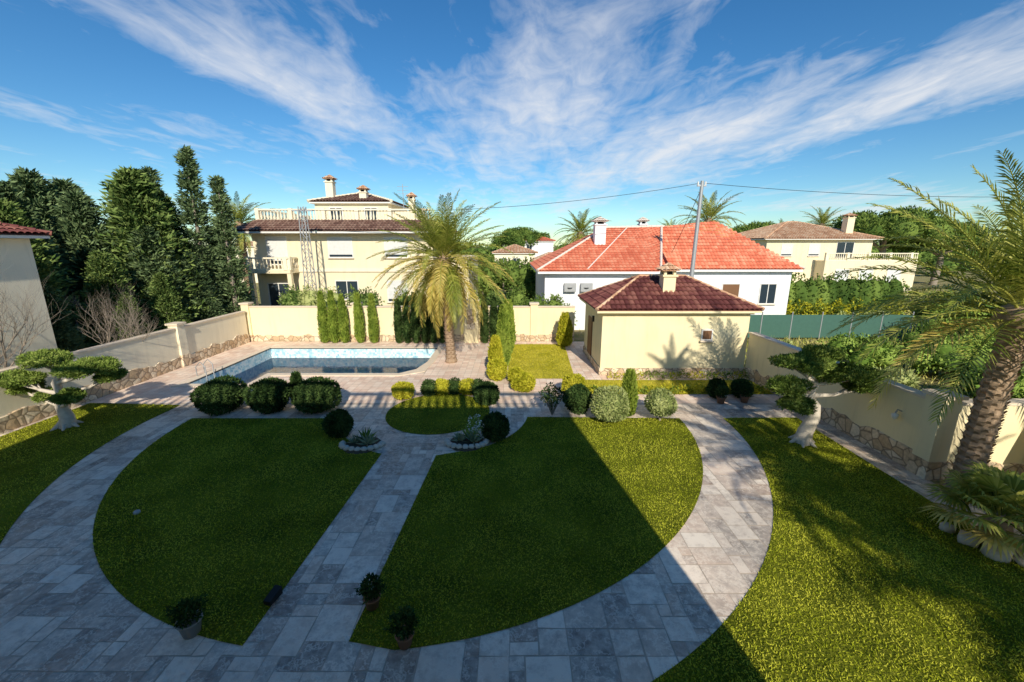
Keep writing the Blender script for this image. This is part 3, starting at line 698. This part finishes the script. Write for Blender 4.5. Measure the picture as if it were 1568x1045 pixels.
for x,h_ in ((-7.3,2.9),(-6.75,3.1),(-6.2,3.3),(-5.6,3.2),(-5.05,3.0),(-4.5,3.1),(-1.75,3.2),(-1.15,3.0),(-.7,2.7)): column('columnar_cypress',x,26.0,h_,.24,'topiary',2000)
column('columnar_cypress',-.45,20.6,3.3,.32,'cypress',4500); column('columnar_cypress',-.45,21.6,3.1,.32); column('columnar_cypress',-.3,23.2,3.2,.34); column('columnar_cypress',-.2,24.8,3.0,.36,'cypress')
column('columnar_cypress',-8.42,15.3,1.3,.22,'topiary'); column('columnar_cypress',4.3,14.3,1.75,.25,'cypress'); column('columnar_cypress',3.3,25.2,2.1,.45,'lime',3500); column('columnar_cypress',-.8,19.4,1.9,.33,'lime',3000)
def twiggy(name,x,y,h,r,m='shrub',n=700,twigs=22,bm='bark'):
    b=B(name)
    for i in range(twigs):
        a=random.uniform(0,6.28); rr=r*random.uniform(.3,1); zt=h*random.uniform(.6,1)
        b.tube([(x,y,0),(x+rr*.4*math.cos(a),y+rr*.4*math.sin(a),zt*.5),(x+rr*math.cos(a),y+rr*math.sin(a),zt)],[.02,.012,.005],bm,4,False)
    if n: clump(b,(x,y,h*.72),(r,r,h*.33),n,.08,.05,m,.1,.2)
    return b.build()
twiggy('rose_bush',1.5,14.4,1.1,.5,'topiary',900)
def baretree(name,x,y,h,m,seed):
    rd=random.Random(seed); b=B(name)
    def grow_(p,d,L,r_,lev):
        pts=[p]; rr=[r_]; k=5
        for i in range(k):
            d=(d+Vector((rd.uniform(-.3,.3),rd.uniform(-.3,.3),rd.uniform(-.08,.28)))).normalized(); p=p+d*L/k; pts.append(p); rr.append(r_*(1-.6*(i+1)/k))
            if lev<3 and i>=1:
                for _ in range(2 if lev else 1):
                    nd=(d+Vector((rd.uniform(-1,1),rd.uniform(-1,1),rd.uniform(-.1,.7)))).normalized(); grow_(p,nd,L*rd.uniform(.5,.7),rr[-1]*.65,lev+1)
        b.tube(pts,rr,m,5,False)
    for _ in range(3): grow_(Vector((x,y,0)),Vector((rd.uniform(-.3,.3),rd.uniform(-.3,.3),1)).normalized(),h*.55,.07,0)
    return b.build()
baretree('bare_tree',-18.2,14.0,5.6,'bark',3); baretree('bare_tree',-18.6,18.6,4.2,'bark',5)
def rosette(b,x,y,z,r,n=26,m='agave'):
    a=np.arange(n)*2.4; e=1.3-1.1*np.arange(n)/n; D=np.stack([np.cos(a)*np.cos(e),np.sin(a)*np.cos(e),np.sin(e)],1); b.leaves(np.tile([x,y,z],(n,1)),D,r,.07,m)
for cx_,cy_ in ((-4.75,12.0),(-1.45,12.15)):
    b=B('stone_edged_flowerbed')
    for i in range(11):
        a=math.pi*(1.0+i/10) ; b.blob((cx_+.62*math.cos(a),cy_+.4*math.sin(a),.07),(.11,.09,.09),'barkpale',.15,7,5)
    b.lathe((cx_,cy_,0),[(.6,.02),(.5,.06),(.01,.07)],'soil',12)
    rosette(b,cx_-.25,cy_+.05,.06,.32); rosette(b,cx_+.2,cy_-.05,.06,.4); rosette(b,cx_+.02,cy_+.25,.06,.45,20,'shrub'); b.build()
b=B('white_blossom_shrub'); clump(b,(-1.2,12.35,.45),(.3,.3,.35),400,.07,.04,'shrub',.3,.2); clump(b,(-1.2,12.35,.6),(.28,.28,.25),90,.05,.05,'frame',.3,.6); b.build()

# bonsai (cloud-pruned) trees
def bonsai(name,base,pts,pads):
    b=B(name); X,Y=base
    b.tube([(X+dx,Y+dy,z) for dx,dy,z,_ in pts],[q[3] for q in pts],'barkpale',10)
    for k in range(6):
        a=k*1.05; b.tube([(X,Y,.28),(X+.22*math.cos(a),Y+.22*math.sin(a),.1),(X+.42*math.cos(a),Y+.42*math.sin(a),-.02)],[.13,.08,.03],'barkpale',6)
    for (dx,dy,z,rx,ry,rz,j) in pads:
        s_=pts[j]; A=Vector((X+s_[0],Y+s_[1],s_[2])); E=Vector((X+dx,Y+dy,z-rz*.4)); md=A.lerp(E,.5)+Vector((0,0,-.12))
        b.tube([A,md,E],[.085,.06,.03],'barkpale',7,False)
        for q in range(5):
            a=q*1.26+z; b.tube([md,(X+dx+rx*.6*math.cos(a),Y+dy+ry*.6*math.sin(a),z-rz*.2)],[.035,.012],'barkpale',5,False)
        nb=9
        for q in range(nb):
            a=q*2*math.pi/(nb-1)+random.random(); f=0 if q==0 else random.uniform(.5,.7)
            c=(X+dx+rx*f*math.cos(a),Y+dy+ry*f*math.sin(a),z+random.uniform(-.06,.06)-(0.04 if f else -.04)); rr=(rx*.42,ry*.42,rz*(.85 if f else 1.05))
            b.blob(c,(rr[0]*.75,rr[1]*.75,rr[2]*.6),'bonsai',.1,10,6); clump(b,c,rr,int(1200*rx),.095,.028,'bonsai',.5,.72,.1)
    return b.build()
bonsai('bonsai_tree',(-15.6,13.4),[(0,0,0,.24),(.08,0,.35,.2),(-.08,.05,.75,.16),(.12,0,1.2,.14),(-.02,.0,1.6,.11),(.2,0,1.95,.08)],
  [(1.15,.1,2.2,.9,.7,.2,4),(-.15,.0,2.5,.65,.6,.18,5),(-1.15,-.1,1.85,.75,.5,.17,3),(-1.5,.3,1.4,.45,.45,.13,2),(.8,-.4,1.3,.4,.36,.12,2),(-.75,.3,1.1,.35,.35,.11,2),(1.45,.5,1.75,.4,.4,.12,3)])
bonsai('bonsai_tree',(9.35,12.2),[(0,0,0,.26),(.05,0,.4,.22),(.28,.05,.85,.18),(.22,0,1.25,.15),(-.05,0,1.6,.12),(.15,0,2.0,.08)],
  [(1.05,0,2.35,.95,.75,.18,5),(-.35,.1,2.65,.8,.65,.18,5),(.45,.4,2.9,.55,.5,.14,5),(-.8,-.1,2.0,.55,.5,.15,4),(-.65,-.4,1.5,.48,.42,.14,3),(1.65,.1,1.9,.45,.42,.13,4)])

def potted(x,y,sz=.3,m='topiary',pm_='potgrey',ph=.5):
    b=B('potted_plant')
    b.lathe((x,y,0),[(.0,0),(sz*.55,0),(sz*.75,sz*1.1),(sz*.85,sz*1.15),(sz*.85,sz*1.25),(sz*.7,sz*1.25),(sz*.68,sz*1.1),(0,sz*1.1)],pm_,14)
    clump(b,(x,y,sz*1.3+ph*.5),(sz*1.1,sz*1.1,ph*.55),700,.07,.035,m,.5,.2); b.tube([(x,y,sz),(x,y,sz+ph*.5)],.015,'bark',5); return b.build()
potted(-5.25,5.5,.22,'topiary','potgrey',.26); potted(-2.45,6.0,.18,'topiary','pot',.32); potted(-1.7,5.3,.18,'topiary','pot',.36); potted(8.4,15.6,.22,'topiary','pot',.4); potted(9.4,15.7,.22,'topiary','pot',.4)
b=B('garden_spotlight'); 
b.add([(-4.36,6.0,.05),(-4.22,5.97,.05),(-4.16,6.25,.05),(-4.3,6.28,.05),(-4.36,6.0,.13),(-4.22,5.97,.13),(-4.16,6.25,.2),(-4.3,6.28,.2)],[(4,5,6,7),(0,1,5,4),(1,2,6,5),(2,3,7,6),(3,0,4,7)],'grille'); b.tube([(-4.27,6.15,0),(-4.27,6.15,.06)],.03,'grille',6); b.build()
b=B('garden_spotlight'); b.lathe((-8.9,8.6,0),[(.07,0),(.07,.05),(.05,.07),(0,.07)],'metal',10); b.build()

# ------------------------------------------------------------ conifers and big trees
def conifer(H,R,nb,m,seed,lf=.34,pw=.8,bl=46):
    global rng; rng=np.random.default_rng(seed); b=B('conifer_mesh'); b.tube([(0,0,0),(0,0,H*.5),(0,0,H*.97)],[.2,.12,.02],'bark',7)
    Ps=[];Ds=[]
    for i in range(nb):
        k=rng.random()**.9; a=rng.random()*6.283; z=H*(.03+.95*k); r_=R*((1-k)**pw)*rng.uniform(.65,1.2)+.08
        o=np.array([math.cos(a),math.sin(a),0]); tip=o*r_+np.array([0,0,z+r_*.28]); st=np.array([0,0,z-.1*r_])
        s_=rng.random(bl)**.55; spread=.12+.22*min(r_,1.5)
        P=st+(tip-st)*s_[:,None]+rng.normal(size=(bl,3))*spread*np.array([.55,.55,.38]); D=unit(o*1.0+np.array([0,0,.55])+rng.normal(size=(bl,3))*.55)
        Ps.append(P);Ds.append(D)
    P=np.concatenate(Ps);D=np.concatenate(Ds); n_=len(P); b.leaves(P,D,lf*(.6+.7*rng.random(n_)),lf*.3,m); return b.build(link=False)
cA=conifer(10,2.3,360,'conifer',11,.34,.66,44); cB=conifer(10,2.0,350,'conifer_b',12,.34,.62,44); cC=conifer(12,.95,260,'conifer_b',13,.3,.7,34)
trees=[(-19.9,27.0,cC,1.03),(-18.6,27.6,cC,.90),(-22.3,27.0,cC,.93)]
for i in range(28):
    x=-21.2-random.random()*19; y=21.0+random.random()*9
    if x>-24 and y<23: y+=3
    trees.append((x,y,(cA,cB)[i%2],random.uniform(.88,1.04)*(.92 if y<24 else 1.05)))
for x,y,me,s_ in ((-21,21.5,cA,.62),(-20.6,24,cB,.75),(-22.5,19,cA,.85),(-19.6,25.6,cB,.6),(-20.3,29.2,cA,.75),(-27,17.8,cB,.97),(-32,17,cA,1.05),(-36,18,cB,1.1),(-19.5,23.0,cA,.5),(-24.5,20,cB,.93),(-19.4,20.6,cA,.42),(-20.8,18.2,cB,.5)): trees.append((x,y,me,s_))
for i,(x,y,me,s_) in enumerate(trees):
    inst('conifer_tree',me,(x,y,-.3),random.uniform(0,6.28),(s_*random.uniform(.9,1.15),s_*random.uniform(.9,1.15),s_))
def bush(name,x,y,rx,ry,h,m,n=2600,L=.2,W=.1,k=7):
    b=B(name)
    b.tube([(x,y,0),(x,y,h*.5)],.1,'bark',6)
    for i in range(k):
        a=random.uniform(0,6.28); q=random.uniform(.2,.65); c=(x+rx*q*math.cos(a),y+ry*q*math.sin(a),h*random.uniform(.3,.72)); s_=random.uniform(.35,.55)
        b.blob(c,(rx*s_*.7,ry*s_*.7,h*.3*.7),m,.15,8,6); clump(b,c,(rx*s_,ry*s_,h*.3),n//k,L,W,m,.25,.6,.12)
    return b.build()
bush('orange_shrub',-12.9,27.9,1.6,.7,3.7,'olive',3000,.16,.08); bush('garden_shrub',-15.8,30.3,2.0,1.2,3.2,'conifer',2200)
bush('garden_shrub',-10.6,29.5,1.4,1,3.4,'conifer',2200)
for x in np.arange(-7.2,4,1.5): bush('garden_shrub',x,29+random.uniform(-.6,1.5),1.2,.9,random.uniform(2.6,3.7),random.choice(['shrub','conifer','pine']),2000)
for x in (1,-1,-3.2,-5): bush('garden_tree',x,40+random.uniform(0,8),2.4,2,random.uniform(4.2,5.2),random.choice(['shrub','pine']),2200,.3,.16)
b=B('hedge')
for x in np.arange(23.2,34,.9): c=(x,36+random.uniform(-.2,.2),1.7); b.blob(c,(.8,.8,1.6),'pine',.1,8,6); clump(b,c,(1.,.9,1.9),500,.25,.13,'pine',.3,.7)
for x in np.arange(23.2,34,1.6): clump(b,(x,35.2,.8),(.8,.6,.8),300,.22,.1,'lime',.3,.5)
b.build()
b=B('mesh_fence')
for i in range(8):
    x=12.6+i*2.0; b.tube([(x,27.0,0),(x,27.0,1.9)],.04,'metal',6)
    if i<7: b.box(x+.04,x+1.96,26.99,27.01,.15,1.7,'netting')
b.build()
for (x,y,rx,h_,m,n_) in ((17.5,20,2.0,1.8,'shrub',4200),(20.5,18.5,2.0,2.2,'shrub',4200),(16.2,16.8,1.2,1.0,'olive',2600),(23.5,21,2.5,3.0,'shrub',4200),(19,15,1.7,1.6,'shrub',3600),(15.5,13.8,1.1,.9,'shrub',2200),(22,15.8,1.8,2.0,'olive',3500),(25.5,17.5,2.2,3.,'shrub',4200),(27.5,23,2.6,3.4,'shrub',4200),(15.2,22.5,1.1,.9,'olive',1800),(30,28,3,3.4,'pine',4000),(17.8,12.5,1.2,1.2,'shrub',2200),(25.5,29.5,1.8,1.7,'olive',2600)):
    bush('wild_shrub',x,y,rx,rx*.8,h_,m,n_,.17,.08,13)
def umbrella(x,y,H,R,name='umbrella_pine'):
    b=B(name); b.tube([(x,y,0),(x+.4,y,H*.35),(x,y,H*.7)],[.5,.4,.25],'bark',8)
    for i in range(30):
        a=random.uniform(0,6.28); q=random.random()**.5*.82; c=(x+R*q*math.cos(a),y+R*q*math.sin(a),H*(.80-.22*q*q)+random.uniform(-.4,.3)); rr=(R*.25,R*.25,H*.13)
        b.blob(c,tuple(v*.8 for v in rr),'pine',.12,8,6); clump(b,c,rr,600,.45,.18,'pine',.5,.75,.08)
    for i in range(6): a=i*1.05; b.tube([(x,y,H*.45),(x+R*.5*math.cos(a),y+R*.5*math.sin(a),H*.7)],[.2,.08],'bark',6)
    b.build()
umbrella(56,64,12.2,8); umbrella(67,66,10,7); umbrella(47,80,11,7); umbrella(2,96,10.5,6.5); umbrella(35,84,10,6)
for x,y,s_ in ((32,66,.8),(34,67,.72),(46.5,70,.95),(49,71,.85),(27,62,.55)): inst('conifer_tree',cA,(x,y,0),random.random()*6,s_)
b=B('distant_trees'); 
for i in range(260):
    y=random.uniform(75,210); x=random.uniform(-1.5,1.6)*y; h_=random.uniform(3,6.)*(.75+y/320)
    r_=random.uniform(2,4.5); c=(x,y,h_*.5); b.blob(c,(r_*.85,r_*.85,h_*.42),'pine',.15,8,6); clump(b,c,(r_,r_,h_*.5),130,1.0,.5,'pine',.3,.75,.1)
b.build()
